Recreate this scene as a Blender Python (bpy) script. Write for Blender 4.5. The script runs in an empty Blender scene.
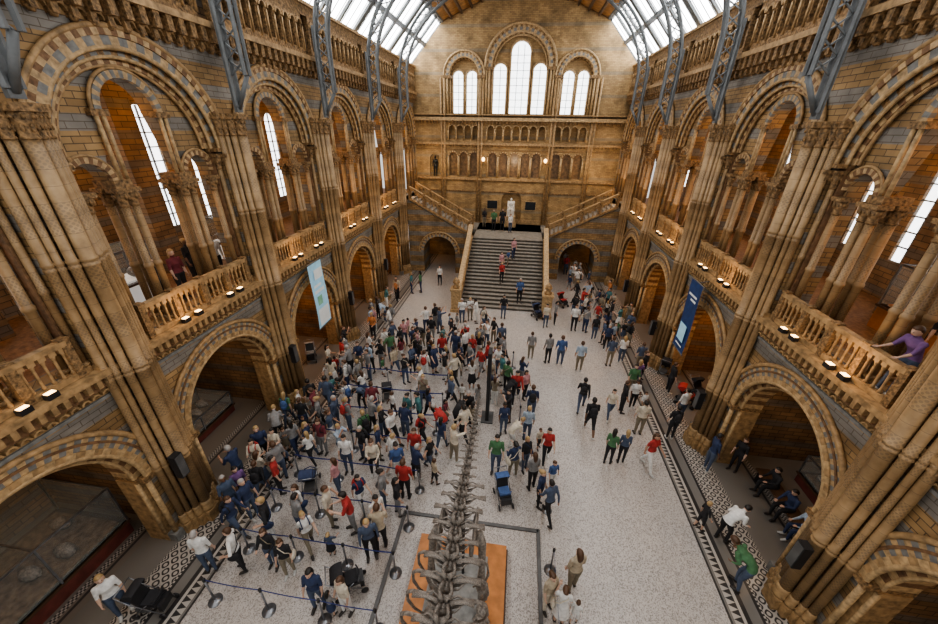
import bpy, bmesh, math, random
from mathutils import Vector, Matrix
random.seed(7)
R=random.random
scene=bpy.context.scene
COL=scene.collection
pi=math.pi
try: scene.view_settings.look='AgX - Medium High Contrast'
except Exception: pass
# ------------------------------------------------ camera calibration
CX,CY,CZ=0.72,0.0,11.0
RIGHT=Vector((.990,.1375,.0151)).normalized()
FWD=Vector((-.1158,.8839,-.4532)).normalized()
UP=RIGHT.cross(FWD).normalized()
RIGHT=FWD.cross(UP).normalized()
def cam():
    c=bpy.data.cameras.new('camera'); o=bpy.data.objects.new('camera',c); COL.objects.link(o)
    M=Matrix.Identity(4)
    for i in range(3):
        M[i][0]=RIGHT[i];M[i][1]=UP[i];M[i][2]=-FWD[i]
    M[0][3],M[1][3],M[2][3]=CX,CY,CZ
    o.matrix_world=M; c.sensor_width=36; c.lens=360/938*36; c.clip_end=200
    scene.camera=o
cam()
def fp(u,v,z=0.0):
    d=FWD+RIGHT*((u-469)/360)+UP*((312-v)/360)
    t=(z-CZ)/d.z
    return CX+d.x*t, CY+d.y*t
# ------------------------------------------------ materials
def newmat(name):
    m=bpy.data.materials.new(name); m.use_nodes=True
    nt=m.node_tree; b=nt.nodes['Principled BSDF']; return m,nt,b
MC={}
def mat(name,col,rough=.7,metal=0,var=.25,scale=4,emit=0,bump=0,spec=None):
    if name in MC: return MC[name]
    m,nt,b=newmat(name)
    tc=nt.nodes.new('ShaderNodeTexCoord'); n=nt.nodes.new('ShaderNodeTexNoise')
    n.inputs['Scale'].default_value=scale; n.inputs['Detail'].default_value=5
    nt.links.new(tc.outputs['Object'],n.inputs['Vector'])
    r=nt.nodes.new('ShaderNodeValToRGB')
    r.color_ramp.elements[0].position=.3; r.color_ramp.elements[1].position=.7
    r.color_ramp.elements[0].color=tuple(c*(1-var) for c in col)+(1,)
    r.color_ramp.elements[1].color=tuple(min(1,c*(1+var)) for c in col)+(1,)
    nt.links.new(n.outputs['Fac'],r.inputs['Fac']); nt.links.new(r.outputs['Color'],b.inputs['Base Color'])
    b.inputs['Roughness'].default_value=rough; b.inputs['Metallic'].default_value=metal
    if emit:
        nt.links.new(r.outputs['Color'],b.inputs['Emission Color']); b.inputs['Emission Strength'].default_value=emit
    if bump:
        bp=nt.nodes.new('ShaderNodeBump'); bp.inputs['Strength'].default_value=bump; bp.inputs['Distance'].default_value=.03
        nt.links.new(n.outputs['Fac'],bp.inputs['Height']); nt.links.new(bp.outputs['Normal'],b.inputs['Normal'])
    MC[name]=m; return m
def mth(nt,op,a,b=None,c=None):
    n=nt.nodes.new('ShaderNodeMath'); n.operation=op
    for i,x in enumerate((a,b,c)):
        if x is None: continue
        if isinstance(x,(int,float)): n.inputs[i].default_value=x
        else: nt.links.new(x,n.inputs[i])
    return n.outputs[0]
def mix(nt,f,a,b):
    n=nt.nodes.new('ShaderNodeMix'); n.data_type='RGBA'
    for s,x in ((n.inputs[0],f),(n.inputs[6],a),(n.inputs[7],b)):
        if isinstance(x,(int,float)): s.default_value=x
        elif isinstance(x,tuple): s.default_value=x+(1,) if len(x)==3 else x
        else: nt.links.new(x,s)
    return n.outputs[2]
def masonry(name,c1,c2,mortar,stripe=None,per=.7,thr=.55,bw=.5,rh=.17,amt=.85,ms=.012):
    m,nt,b=newmat(name)
    tc=nt.nodes.new('ShaderNodeTexCoord'); sp=nt.nodes.new('ShaderNodeSeparateXYZ'); nt.links.new(tc.outputs['Object'],sp.inputs[0])
    u=mth(nt,'ADD',sp.outputs[0],sp.outputs[1])
    cb=nt.nodes.new('ShaderNodeCombineXYZ'); nt.links.new(u,cb.inputs[0]); nt.links.new(sp.outputs[2],cb.inputs[1])
    br=nt.nodes.new('ShaderNodeTexBrick'); nt.links.new(cb.outputs[0],br.inputs['Vector'])
    br.inputs['Color1'].default_value=c1+(1,); br.inputs['Color2'].default_value=c2+(1,); br.inputs['Mortar'].default_value=mortar+(1,)
    br.inputs['Scale'].default_value=1; br.inputs['Brick Width'].default_value=bw; br.inputs['Row Height'].default_value=rh
    br.inputs['Mortar Size'].default_value=ms; br.inputs['Bias'].default_value=-.1
    col=br.outputs['Color']
    if stripe:
        fr=mth(nt,'FRACT',mth(nt,'DIVIDE',sp.outputs[2],per)); s=mth(nt,'GREATER_THAN',fr,thr)
        s=mth(nt,'MULTIPLY',s,amt)
        col=mix(nt,s,col,stripe)
        col=mix(nt,mth(nt,'MULTIPLY',br.outputs['Fac'],.7),col,mortar)
    n=nt.nodes.new('ShaderNodeTexNoise'); n.inputs['Scale'].default_value=1.3; n.inputs['Detail'].default_value=8
    nt.links.new(tc.outputs['Object'],n.inputs['Vector'])
    f=mth(nt,'MULTIPLY_ADD',n.outputs['Fac'],1.9,.05)
    vm=nt.nodes.new('ShaderNodeVectorMath'); vm.operation='SCALE'; nt.links.new(col,vm.inputs[0]); nt.links.new(f,vm.inputs['Scale'])
    nt.links.new(vm.outputs[0],b.inputs['Base Color']); b.inputs['Roughness'].default_value=.7
    bp=nt.nodes.new('ShaderNodeBump'); bp.inputs['Strength'].default_value=.4; bp.inputs['Distance'].default_value=.02; bp.invert=True
    nt.links.new(br.outputs['Fac'],bp.inputs['Height']); nt.links.new(bp.outputs['Normal'],b.inputs['Normal'])
    return m
BUFF=(.33,.215,.105); GREY=(.185,.185,.175)
M_wall=masonry('terracotta_wall',(.33,.215,.10),(.23,.14,.06),(.09,.06,.035),GREY,.86,.6,.4,.145,.85,.01)
M_back=masonry('brick_back_wall',(.40,.27,.125),(.29,.185,.085),(.17,.115,.06),(.26,.21,.14),1.5,.86,.3,.105,.8,.007)
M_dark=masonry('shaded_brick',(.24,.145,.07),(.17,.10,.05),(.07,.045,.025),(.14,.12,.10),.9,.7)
M_buff=mat('buff_terracotta',BUFF,.6,var=.45,scale=6,bump=.3)
M_buff2=mat('pale_terracotta',(.41,.285,.15),.6,var=.38,scale=9,bump=.3)
M_grey=mat('blue_grey_terracotta',(.185,.185,.175),.6,var=.3,scale=7,bump=.3)
M_brown=mat('brown_terracotta',(.18,.10,.05),.7,var=.4,scale=10,bump=.4)
M_carve=mat('carved_terracotta',(.22,.135,.062),.7,var=.75,scale=14,bump=1)
M_iron=mat('grey_iron',(.13,.14,.145),.55,.0,var=.2)
M_timber=mat('painted_timber',(.40,.22,.09),.6,var=.35,scale=3)
M_darkwood=mat('dark_wood',(.08,.045,.025),.5,var=.3)  # dark-toned wood for roof beams, bench and case trim
M_amber=mat('brown_panel_glass',(.22,.13,.06),.3,var=.5,scale=5)
M_glass=mat('daylight_glass',(.96,.98,1.0),.3,var=.03,emit=9)
M_glass2=mat('leaded_window_glass',(.9,.95,1.0),.3,var=.1,scale=9,emit=3.4)
M_lead=mat('window_lead',(.10,.10,.10),.5)
M_black=mat('black_plastic',(.018,.018,.02),.4)
M_steel=mat('brushed_steel',(.28,.29,.31),.3,.8)
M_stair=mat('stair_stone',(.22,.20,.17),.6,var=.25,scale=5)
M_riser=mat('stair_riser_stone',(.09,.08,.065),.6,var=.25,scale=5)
M_belt=mat('blue_belt',(.03,.05,.22),.6)
M_bone=mat('fossil_bone',(.20,.175,.15),.5,var=.6,scale=18,bump=.7)
M_orange=mat('varnished_oak',(.42,.17,.05),.4,var=.3,scale=3)
M_red=mat('red_brown_plinth',(.13,.035,.026),.6,var=.3)
M_bed=mat('case_display_bed',(.15,.11,.075),.8,var=.5,scale=8)
M_marble=mat('white_marble',(.75,.72,.66),.4,var=.05)
M_bronze=mat('dark_bronze',(.03,.035,.04),.35,.6)
M_lamp=mat('lamp_glow',(1,.62,.28),.4,var=.02,emit=8)
M_cream=mat('white_panel',(.75,.75,.72),.5,var=.05,emit=.35)
def mat_shaft():
    m,nt,b=newmat('jointed_shaft_stone')
    tc=nt.nodes.new('ShaderNodeTexCoord'); sp=nt.nodes.new('ShaderNodeSeparateXYZ'); nt.links.new(tc.outputs['Object'],sp.inputs[0])
    z=sp.outputs[2]
    j=mth(nt,'LESS_THAN',mth(nt,'FRACT',mth(nt,'DIVIDE',z,.3)),.04)
    band=mth(nt,'GREATER_THAN',mth(nt,'FRACT',mth(nt,'DIVIDE',z,1.2)),.5)
    ang=mth(nt,'ARCTAN2',sp.outputs[0],sp.outputs[1])
    tri=mth(nt,'PINGPONG',mth(nt,'ADD',mth(nt,'MULTIPLY',z,10),mth(nt,'MULTIPLY',ang,1.27)),.5)
    tri2=mth(nt,'PINGPONG',mth(nt,'SUBTRACT',mth(nt,'MULTIPLY',z,10),mth(nt,'MULTIPLY',ang,1.27)),.5)
    pat=mth(nt,'MULTIPLY',mth(nt,'GREATER_THAN',mth(nt,'MULTIPLY',tri,tri2),.06),band)
    n=nt.nodes.new('ShaderNodeTexNoise'); n.inputs['Scale'].default_value=4; n.inputs['Detail'].default_value=8; nt.links.new(tc.outputs['Object'],n.inputs['Vector'])
    col=mix(nt,n.outputs['Fac'],(.13,.075,.03),(.50,.34,.18))
    col=mix(nt,mth(nt,'MULTIPLY',pat,.4),col,(.11,.085,.06))
    col=mix(nt,mth(nt,'MULTIPLY',j,.45),col,(.08,.055,.035))
    nt.links.new(col,b.inputs['Base Color']); b.inputs['Roughness'].default_value=.5
    return m
M_shaft=mat_shaft()
def mat_floor():
    m,nt,b=newmat('mosaic_terrazzo_floor')
    tc=nt.nodes.new('ShaderNodeTexCoord'); sp=nt.nodes.new('ShaderNodeSeparateXYZ'); nt.links.new(tc.outputs['Object'],sp.inputs[0])
    X,Y=sp.outputs[0],sp.outputs[1]; ax=mth(nt,'ABSOLUTE',X)
    v=nt.nodes.new('ShaderNodeTexVoronoi'); v.inputs['Scale'].default_value=42; nt.links.new(tc.outputs['Object'],v.inputs['Vector'])
    bw=nt.nodes.new('ShaderNodeRGBToBW'); nt.links.new(v.outputs['Color'],bw.inputs[0])
    r=nt.nodes.new('ShaderNodeValToRGB'); nt.links.new(bw.outputs[0],r.inputs[0])
    e=r.color_ramp.elements; e[0].position=.22; e[0].color=(.19,.17,.155,1); e[1].position=.6; e[1].color=(.52,.485,.45,1)
    x=e.new(.4); x.color=(.38,.35,.325,1)
    n=nt.nodes.new('ShaderNodeTexNoise'); n.inputs['Scale'].default_value=.5; n.inputs['Detail'].default_value=6; nt.links.new(tc.outputs['Object'],n.inputs['Vector'])
    terr=mix(nt,mth(nt,'MULTIPLY',n.outputs['Fac'],.6),r.outputs[0],(.36,.335,.31))
    def band(a,c): return mth(nt,'MULTIPLY',mth(nt,'GREATER_THAN',ax,a),mth(nt,'LESS_THAN',ax,c))
    dark=(.04,.037,.037); light=(.42,.39,.35); slab=(.18,.17,.155)
    cbz=nt.nodes.new('ShaderNodeCombineXYZ'); nt.links.new(X,cbz.inputs[0]); nt.links.new(Y,cbz.inputs[1]); cbz.inputs[2].default_value=.5
    def checker(sc,c1,c2,vec):
        ck=nt.nodes.new('ShaderNodeTexChecker'); ck.inputs['Scale'].default_value=sc; ck.inputs[1].default_value=c1+(1,); ck.inputs[2].default_value=c2+(1,)
        nt.links.new(vec,ck.inputs[0]); return ck.outputs['Color']
    col=terr
    col=mix(nt,band(6.8,20),col,slab)
    col=mix(nt,band(6.80,6.86),col,dark)
    fy=mth(nt,'FRACT',mth(nt,'DIVIDE',Y,.16)); tri=mth(nt,'ABSOLUTE',mth(nt,'MULTIPLY_ADD',fy,2.0,-1.0))
    fx=mth(nt,'DIVIDE',mth(nt,'SUBTRACT',ax,6.92),.22)
    col=mix(nt,band(6.92,7.14),col,mix(nt,mth(nt,'GREATER_THAN',tri,fx),dark,light))
    col=mix(nt,band(7.14,7.22),col,light); col=mix(nt,band(7.22,7.34),col,dark)
    s1=mth(nt,'SINE',mth(nt,'MULTIPLY',X,2*pi/.3)); s2=mth(nt,'SINE',mth(nt,'MULTIPLY',Y,2*pi/.3))
    pr=mth(nt,'ABSOLUTE',mth(nt,'ADD',s1,s2)); d=mth(nt,'GREATER_THAN',pr,.55); d2=mth(nt,'GREATER_THAN',pr,1.5)
    dm=mix(nt,d,light,dark); dm=mix(nt,d2,dm,light)
    fine=checker(1/.05,dark,light,cbz.outputs[0])
    col=mix(nt,band(7.62,7.7),col,dark)
    col=mix(nt,band(7.76,8.46),col,dm); col=mix(nt,band(7.7,7.76),col,fine); col=mix(nt,band(8.46,8.52),col,fine)
    col=mix(nt,band(9.5,20),col,(.19,.165,.14))
    col=mix(nt,band(9.7,9.78),col,dark); col=mix(nt,band(9.85,10.0),col,fine)
    nt.links.new(col,b.inputs['Base Color']); b.inputs['Roughness'].default_value=.34
    return m
M_floor=mat_floor()
def glassm():
    m,nt,b=newmat('vitrine_glass'); b.inputs['Base Color'].default_value=(.75,.85,.85,1); b.inputs['Roughness'].default_value=.03
    b.inputs['Alpha'].default_value=.1; b.inputs['Specular IOR Level'].default_value=.3; return m
M_vit=glassm()
# ------------------------------------------------ mesh builder
class MB:
    def __init__(s): s.v=[];s.f=[];s.m=[];s.sm=[]
    def add(s,vs,fs,m=0,smooth=False,fn=None):
        o=len(s.v)
        s.v+= [tuple(fn(*p)) if fn else tuple(p) for p in vs]
        for f in fs: s.f.append([o+i for i in f]); s.m.append(m); s.sm.append(smooth)
    def box(s,a0,a1,b0,b1,c0,c1,m=0,fn=None):
        vs=[(a,b,c) for a in(a0,a1) for b in(b0,b1) for c in(c0,c1)]
        s.add(vs,[(0,1,3,2),(4,6,7,5),(0,4,5,1),(2,3,7,6),(0,2,6,4),(1,5,7,3)],m,False,fn)
    def lathe(s,cx,cy,prof,n=12,m=0,smooth=True,z0=0,fn=None):
        vs=[];fs=[]
        for r,z in prof:
            for i in range(n):
                a=2*pi*i/n; vs.append((cx+r*math.cos(a),cy+r*math.sin(a),z+z0))
        for k in range(len(prof)-1):
            for i in range(n):
                j=(i+1)%n; fs.append((k*n+i,k*n+j,(k+1)*n+j,(k+1)*n+i))
        fs.append(tuple(range(n-1,-1,-1))); fs.append(tuple((len(prof)-1)*n+i for i in range(n)))
        s.add(vs,fs,m,smooth,fn)
    def tube(s,path,rad,n=8,m=0,smooth=True,flat=1.0):
        P=[Vector(p) for p in path]
        if not isinstance(rad,(list,tuple)): rad=[rad]*len(P)
        vs=[];fs=[]; u=None
        for i,p in enumerate(P):
            t=(P[min(i+1,len(P)-1)]-P[max(i-1,0)]).normalized()
            if u is None:
                u=Vector((0,1,0)) if abs(t.y)<.8 else Vector((1,0,0))
            u=(u-t*u.dot(t)).normalized(); w=t.cross(u)
            for k in range(n):
                a=2*pi*(k+.5)/n; vs.append(p+u*math.cos(a)*rad[i]+w*math.sin(a)*rad[i]*flat)
        for i in range(len(P)-1):
            for k in range(n):
                j=(k+1)%n; fs.append((i*n+k,i*n+j,(i+1)*n+j,(i+1)*n+k))
        fs.append(tuple(range(n-1,-1,-1))); fs.append(tuple((len(P)-1)*n+k for k in range(n)))
        s.add(vs,fs,m,smooth)
    def ell(s,c,r,nu=12,nv=8,m=0,fn=None):
        vs=[];fs=[]
        for j in range(1,nv):
            t=pi*j/nv
            for i in range(nu):
                a=2*pi*i/nu; vs.append((c[0]+r[0]*math.sin(t)*math.cos(a),c[1]+r[1]*math.sin(t)*math.sin(a),c[2]+r[2]*math.cos(t)))
        vs.append((c[0],c[1],c[2]+r[2])); vs.append((c[0],c[1],c[2]-r[2])); T=len(vs)-2
        for j in range(nv-2):
            for i in range(nu):
                k=(i+1)%nu; fs.append((j*nu+i,(j+1)*nu+i,(j+1)*nu+k,j*nu+k))
        for i in range(nu):
            k=(i+1)%nu; fs.append((T,i,k)); fs.append((T+1,(nv-2)*nu+k,(nv-2)*nu+i))
        s.add(vs,fs,m,True,fn)
    def ring(s,fn,ca,cb,r0,r1,c0,c1,n=18,mats=(0,),a0=0,a1=pi):
        for i in range(n):
            t0=a0+(a1-a0)*i/n; t1=a0+(a1-a0)*(i+1)/n
            vs=[]
            for c in (c0,c1):
                for r in (r0,r1):
                    for t in (t0,t1): vs.append((ca+r*math.cos(t),cb+r*math.sin(t),c))
            s.add(vs,[(0,1,3,2),(4,6,7,5),(0,2,6,4),(1,5,7,3),(2,3,7,6),(0,4,5,1)],mats[i%len(mats)],False,fn)
    def roll(s,fn,ca,cb,r,cc,rad,n=24,m=0,k=6):
        vs=[];fs=[]
        for i in range(n+1):
            t=pi*i/n
            for j in range(k):
                a=2*pi*j/k; rr=r+rad*math.cos(a); vs.append((ca+rr*math.cos(t),cb+rr*math.sin(t),cc+rad*math.sin(a)))
        for i in range(n):
            for j in range(k):
                q=(j+1)%k; fs.append((i*k+j,i*k+q,(i+1)*k+q,(i+1)*k+j))
        s.add(vs,fs,m,True,fn)
    def mesh(s,name,mats,recalc=True):
        me=bpy.data.meshes.new(name); me.from_pydata(s.v,[],s.f)
        me.polygons.foreach_set('material_index',s.m); me.polygons.foreach_set('use_smooth',s.sm)
        for m in mats: me.materials.append(m)
        if recalc:
            bm=bmesh.new(); bm.from_mesh(me); bmesh.ops.recalc_face_normals(bm,faces=bm.faces); bm.to_mesh(me); bm.free()
        me.update(); return me
def ob(name,me,loc=(0,0,0),rot=0,scale=1,parent=None,label=None,cat=None,group=None,kind=None):
    o=bpy.data.objects.new(name,me); COL.objects.link(o)
    o.location=loc; o.rotation_euler=(0,0,rot); o.scale=(scale,)*3 if isinstance(scale,(int,float)) else scale
    if parent: o.parent=parent
    if label: o['label']=label
    if cat: o['category']=cat
    if group: o['group']=group
    if kind: o['kind']=kind
    return o
tn=[0]; wn=[0]
def trim(me,label):
    tn[0]+=1; return ob('trim_%d'%tn[0],me,label=label,cat='trim',kind='structure')
def window(me,label):
    wn[0]+=1; return ob('window_%d'%wn[0],me,label=label,cat='window',kind='structure')
def slab(loops,thick,M,name='slab',mats=()):
    cu=bpy.data.curves.new('tmp','CURVE'); cu.dimensions='2D'; cu.fill_mode='BOTH'; cu.extrude=thick/2
    for lp in loops:
        sp=cu.splines.new('POLY'); sp.points.add(len(lp)-1)
        for i,(a,b) in enumerate(lp): sp.points[i].co=(a,b,0,1)
        sp.use_cyclic_u=True
    o=bpy.data.objects.new('tmp',cu); COL.objects.link(o)
    dg=bpy.context.evaluated_depsgraph_get(); me=bpy.data.meshes.new_from_object(o.evaluated_get(dg))
    bpy.data.objects.remove(o); bpy.data.curves.remove(cu)
    me.transform(M); me.name=name
    bm=bmesh.new(); bm.from_mesh(me); bmesh.ops.remove_doubles(bm,verts=bm.verts,dist=1e-4); bmesh.ops.recalc_face_normals(bm,faces=bm.faces)
    bm.to_mesh(me); bm.free()
    me.materials.clear()
    for m in mats: me.materials.append(m)
    for p in me.polygons: p.use_smooth=False; p.material_index=0
    return me
def MYZ(x): return Matrix(((0,0,1,x),(1,0,0,0),(0,1,0,0),(0,0,0,1)))
def MXZ(y): return Matrix(((1,0,0,0),(0,0,-1,y),(0,1,0,0),(0,0,0,1)))
def arch(c,w,z0,zs,n=20):
    return [(c-w,z0),(c+w,z0)]+[(c+w*math.cos(pi*i/n),zs+w*math.sin(pi*i/n)) for i in range(n+1)]
BAY=5.5; PY=[.6+BAY*k for k in range(6)]; BC=[PY[0]-2.75+BAY*k for k in range(7)]
W=8.6; BWY=33.8; FW=BWY-.4
# ------------------------------------------------ shell
mb=MB(); mb.box(-13.6,13.6,-6,BWY+.6,-.3,0); ob('floor',mb.mesh('floor',[M_floor]),label='pale speckled terrazzo floor with black and white mosaic borders',cat='floor',kind='structure')
AM=[M_buff2,M_grey,M_brown,M_carve,M_buff]
for s,side in((-1,'left'),(1,'right')):
    f=lambda a,b,c,s=s:(s*(W+c),a,b)
    loops=[[(-4.9,-.25),(BWY,-.25),(BWY,13.2),(-4.9,13.2)]]
    for c in BC:
        loops.append(arch(c,2.0,-.04,2.65)); loops.append(arch(c,2.2,5.97,10.35))
    ob('wall_'+side,slab(loops,.9,MYZ(s*(W+.45)),'wall',[M_wall]),label='striped buff and blue-grey terracotta arcade wall with round arches',cat='wall',kind='structure')
    loops=[[(-4.9,-.25),(BWY,-.25),(BWY,13.0),(-4.9,13.0)]]
    for c in BC[1:]:
        for d in(-1.05,1.05): loops.append(arch(c+d,.42,7.2,11.2,12))
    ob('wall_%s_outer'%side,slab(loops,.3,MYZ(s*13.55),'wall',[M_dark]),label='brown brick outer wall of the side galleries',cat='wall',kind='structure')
    mb=MB(); mb.box(-4.9,BWY,5.55,5.95,.0,4.8,0,f); ob('floor_%s_gallery'%side,mb.mesh('g',[M_brown]),label='stone gallery floor above the side bays',cat='floor',kind='structure')
    mb=MB(); mb.box(-4.9,BWY,12.75,13.0,.9,4.9,0,f)
    for y in [PY[0]-BAY]+PY: mb.ring(lambda a,b,c,y=y,s=s:(s*(W+a),y+c,b),2.85,10.6,1.9,2.3,-.3,.3,14,(1,2))
    ob('ceiling_%s_gallery'%side,mb.mesh('g',[M_brown,M_buff2,M_grey]),label='terracotta gallery ceiling with transverse arches',cat='ceiling',kind='structure')
    mb=MB()
    for y in [PY[0]-BAY]+PY: mb.box(y-.35,y+.35,0,5.55,.9,4.8,0,f)
    for y in [PY[0]-BAY]+PY: mb.box(y-.4,y+.4,5.95,12.75,3.6,4.8,0,f)
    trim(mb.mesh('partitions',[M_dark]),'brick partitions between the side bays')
    for c0 in BC[1:]:
      for dd in(-1.05,1.05):
        c=c0+dd
        mb=MB()
        pts=arch(c,.42,7.2,11.2); n=len(pts)
        mb.add([(s*13.5,a,b) for a,b in pts],[tuple(range(n))],0)
        mb.box(c-.02,c+.02,7.2,11.6,4.82,4.88,1,f)
        for z in [7.2+.5*i for i in range(9)]: mb.box(c-.42,c+.42,z-.02,z+.02,4.82,4.88,1,f)
        window(mb.mesh('win',[M_glass2,M_lead],False),'tall round-headed leaded gallery window')
    q=.2
    for k,c in enumerate(BC):
        if k==0: continue
        def a_(cc,w,zs,n=12): return [(cc+w*math.cos(pi*i/n),zs+w*math.sin(pi*i/n)) for i in range(n+1)]
        hole=[(c-1.98,6.02),(c+1.98,6.02)]+a_(c+1.52,.44,9.75)+a_(c,.7,11.25)+a_(c-1.52,.44,9.75)
        me=slab([[(c-2.3,5.96),(c+2.3,5.96),(c+2.3,12.72),(c-2.3,12.72)],hole],.4,MYZ(s*(W+.75-q)),'screen',[M_wall])
        trim(me,'recessed three-light terracotta screen inside a great arch')
        mb=MB()
        mb.ring(f,c,10.35,2.2,2.38,-.06,.3,36,(0,1)); mb.roll(f,c,10.35,2.17,-.02,.06,32,0)
        mb.ring(f,c,10.35,2.38,2.52,-.10,.0,52,(2,0)); mb.roll(f,c,10.35,2.56,-.08,.06,32,4)
        mb.ring(f,c,10.35,2.02,2.2,.08,.4,40,(3,1)); mb.roll(f,c,10.35,2.0,.12,.05,32,0)
        mb.ring(f,c,10.35,1.86,2.02,.2,.45,40,(0,2)); mb.roll(f,c,10.35,1.84,.26,.045,28,4)
        for d in(-1,1):
            mb.box(c+d*2.1-.1,c+d*2.1+.1,6,10.35,.16,.5,2,f)
            mb.box(c+d*2.16-.18,c+d*2.16+.18,10.26,10.36,-.1,.5,3,f)
        mb.ring(f,c,11.25,.7,.86,.44-q,.6-q,24,(0,1)); mb.roll(f,c,11.25,.9,.47-q,.04,20,4)
        for d in(-1.52,1.52): mb.ring(f,c+d,9.75,.44,.57,.44-q,.6-q,18,(0,2)); mb.roll(f,c+d,9.75,.6,.47-q,.035,16,4)
        for d in(-.9,.9): mb.box(c+d-.22,c+d+.22,9.6,9.78,.40-q,1.0-q,3,f)
        for d in(-.72,-.88,.72,.88): mb.tube([f(c+d,9.78,.46-q),f(c+d,11.2,.46-q)],.05,8,0)
        for d in(-.8,.8): mb.box(c+d-.2,c+d+.2,11.14,11.28,.4-q,.65-q,3,f)
        trim(mb.mesh('archmould',AM),'stepped and carved terracotta orders of an upper great arch')
        mb=MB()
        mb.ring(f,c,2.65,2.0,2.15,-.08,.25,36,(0,4)); mb.roll(f,c,2.65,1.98,-.04,.06,32,0)
        mb.ring(f,c,2.65,2.15,2.45,-.05,.1,56,(1,0)); mb.ring(f,c,2.65,2.27,2.33,-.07,.1,40,(2,))
        mb.roll(f,c,2.65,2.5,-.06,.07,32,4)
        mb.ring(f,c,2.65,1.84,2.0,.12,.8,30,(0,2)); mb.roll(f,c,2.65,1.83,.16,.05,28,0)
        for d in(-1,1):
            mb.box(c+d*1.93-.1,c+d*1.93+.1,0,2.5,.15,.8,4,f); mb.tube([f(c+d*1.98,.3,.0),f(c+d*1.98,2.45,.0)],.07,10,0); mb.tube([f(c+d*1.86,.3,.2),f(c+d*1.86,2.45,.2)],.06,10,0)
            mb.box(c+d*2.08-.22,c+d*2.08+.22,2.5,2.66,-.12,.85,3,f); mb.box(c+d*2.08-.24,c+d*2.08+.24,0,.3,-.12,.85,1,f)
        trim(mb.mesh('archlow',AM),'patterned terracotta mouldings of a ground floor arch')
    mb=MB(); mb.box(-4.9,28.1,5.82,5.97,-.26,-.002,0,f); mb.box(-4.9,28.1,5.5,5.82,-.1,-.002,1,f); mb.box(-4.9,28.1,5.22,5.3,-.06,-.002,2,f)
    y=0
    while y<28: mb.box(y,y+.1,5.6,5.82,-.22,-.0,0,f); y+=.22
    y=.11
    while y<28: mb.ring(f,y+.05,5.38,.06,.1,-.12,0,5,(0,)); y+=.22
    trim(mb.mesh('cornice',[M_buff,M_brown,M_grey]),'dentilled terracotta cornice below the gallery balustrade')
    mb=MB(); mb.box(-4.9,BWY,13.2,13.42,-.12,.6,1,f); mb.box(-4.9,BWY,13.42,13.58,-.38,.6,0,f)
    mb.box(-4.9,BWY,13.6,15.5,.55,.8,2,f); mb.box(-4.9,BWY,14.95,15.3,-.2,.8,3,f); mb.box(-4.9,BWY,15.3,15.42,-.3,.8,0,f)
    y=0
    while y<BWY:
        mb.box(y,y+.17,13.08,13.42,-.34,0,3,f); mb.box(y+.02,y+.15,12.88,13.1,-.2,0,3,f); mb.ell((y+.085,12.9,-.1),(.09,.09,.09),6,5,3,f); y+=.36
    y=0
    while y<BWY:
        mb.ring(f,y+.265,12.98,.1,.17,-.1,0,6,(0,)); y+=.36
    trim(mb.mesh('frieze',[M_buff,M_brown,M_dark,M_carve]),'carved corbel frieze and upper cornice')
    for k in range(6):
        c=BC[k+1]; hl=[]
        for i in range(11): hl.append(arch(c-2.25+.45*i,.13,13.82,14.6,8))
        trim(slab([[(c-2.5,13.58),(c+2.5,13.58),(c+2.5,14.95),(c-2.5,14.95)]]+hl,.18,MYZ(s*(W-.1)),'dwarf',[M_carve]),'carved dwarf arcade below the roof')
        mb=MB()
        for i in range(11):
            mb.ring(f,c-2.25+.45*i,14.6,.13,.2,-.26,-.15,8,(0,))
            mb.tube([f(c-2.25+.45*i+.225,13.75,-.22),f(c-2.25+.45*i+.225,14.55,-.22)],.035,6,0)
        trim(mb.mesh('dwarfshaft',[M_buff]),'little shafts and arches of the upper dwarf arcade')
mb=MB()
for s in(-1,1):
    mb.add([(s*6.1,-5,18.2),(0,-5,20.6),(0,BWY,20.6),(s*6.1,BWY,18.2)],[(0,1,2,3)],0)
    for k in range(1,8):
        t=k/8; x=s*6.1*(1-t); z=18.2+2.4*t; mb.box(x-.06,x+.06,-5,BWY,z-.2,z+.0,1)
ob('ceiling',mb.mesh('ceil',[M_timber,M_darkwood]),label='painted timber panelled roof ceiling',cat='ceiling',kind='structure')
def rp(t): return 8.85-2.75*t, 15.3+2.9*t
for s in(-1,1):
    for k in range(7):
        y0=PY[0]-BAY+BAY*k+.1; y1=min(y0+BAY-.2,BWY)
        if y1-y0<1: continue
        mb=MB(); a=rp(.0);b=rp(1)
        for t0,t1 in((.06,.46),(.54,.94)):
            a=rp(t0);b=rp(t1)
            for i in range(3):
                ya=y0+(y1-y0)*(i/3)+.12; yb=y0+(y1-y0)*((i+1)/3)-.12
                mb.add([(s*a[0],ya,a[1]),(s*a[0],yb,a[1]),(s*b[0],yb,b[1]),(s*b[0],ya,b[1])],[(0,1,2,3)],0)
        a=rp(0);b=rp(1)
        for i in range(4):
            y=y0+(y1-y0)*i/3; mb.tube([(s*a[0],y,a[1]),(s*b[0],y,b[1])],.13,4,2,False)
        for t in(0,.5,1):
            x,z=rp(t); mb.tube([(s*x,y0,z),(s*x,y1,z)],.14,4,2,False)
        for i in range(9):
            y=y0+(y1-y0)*(i+.5)/9; mb.tube([(s*a[0],y,a[1]-.04),(s*b[0],y,b[1]-.04)],.02,4,1,False)
        window(mb.mesh('sky',[M_glass,M_lead,M_iron],False),'sloping glazed skylight panel with white daylight')
def ribpt(t,off=0): return ((8.0-off)*math.cos(t),13.9+(5.9-off)*math.sin(t))
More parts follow.
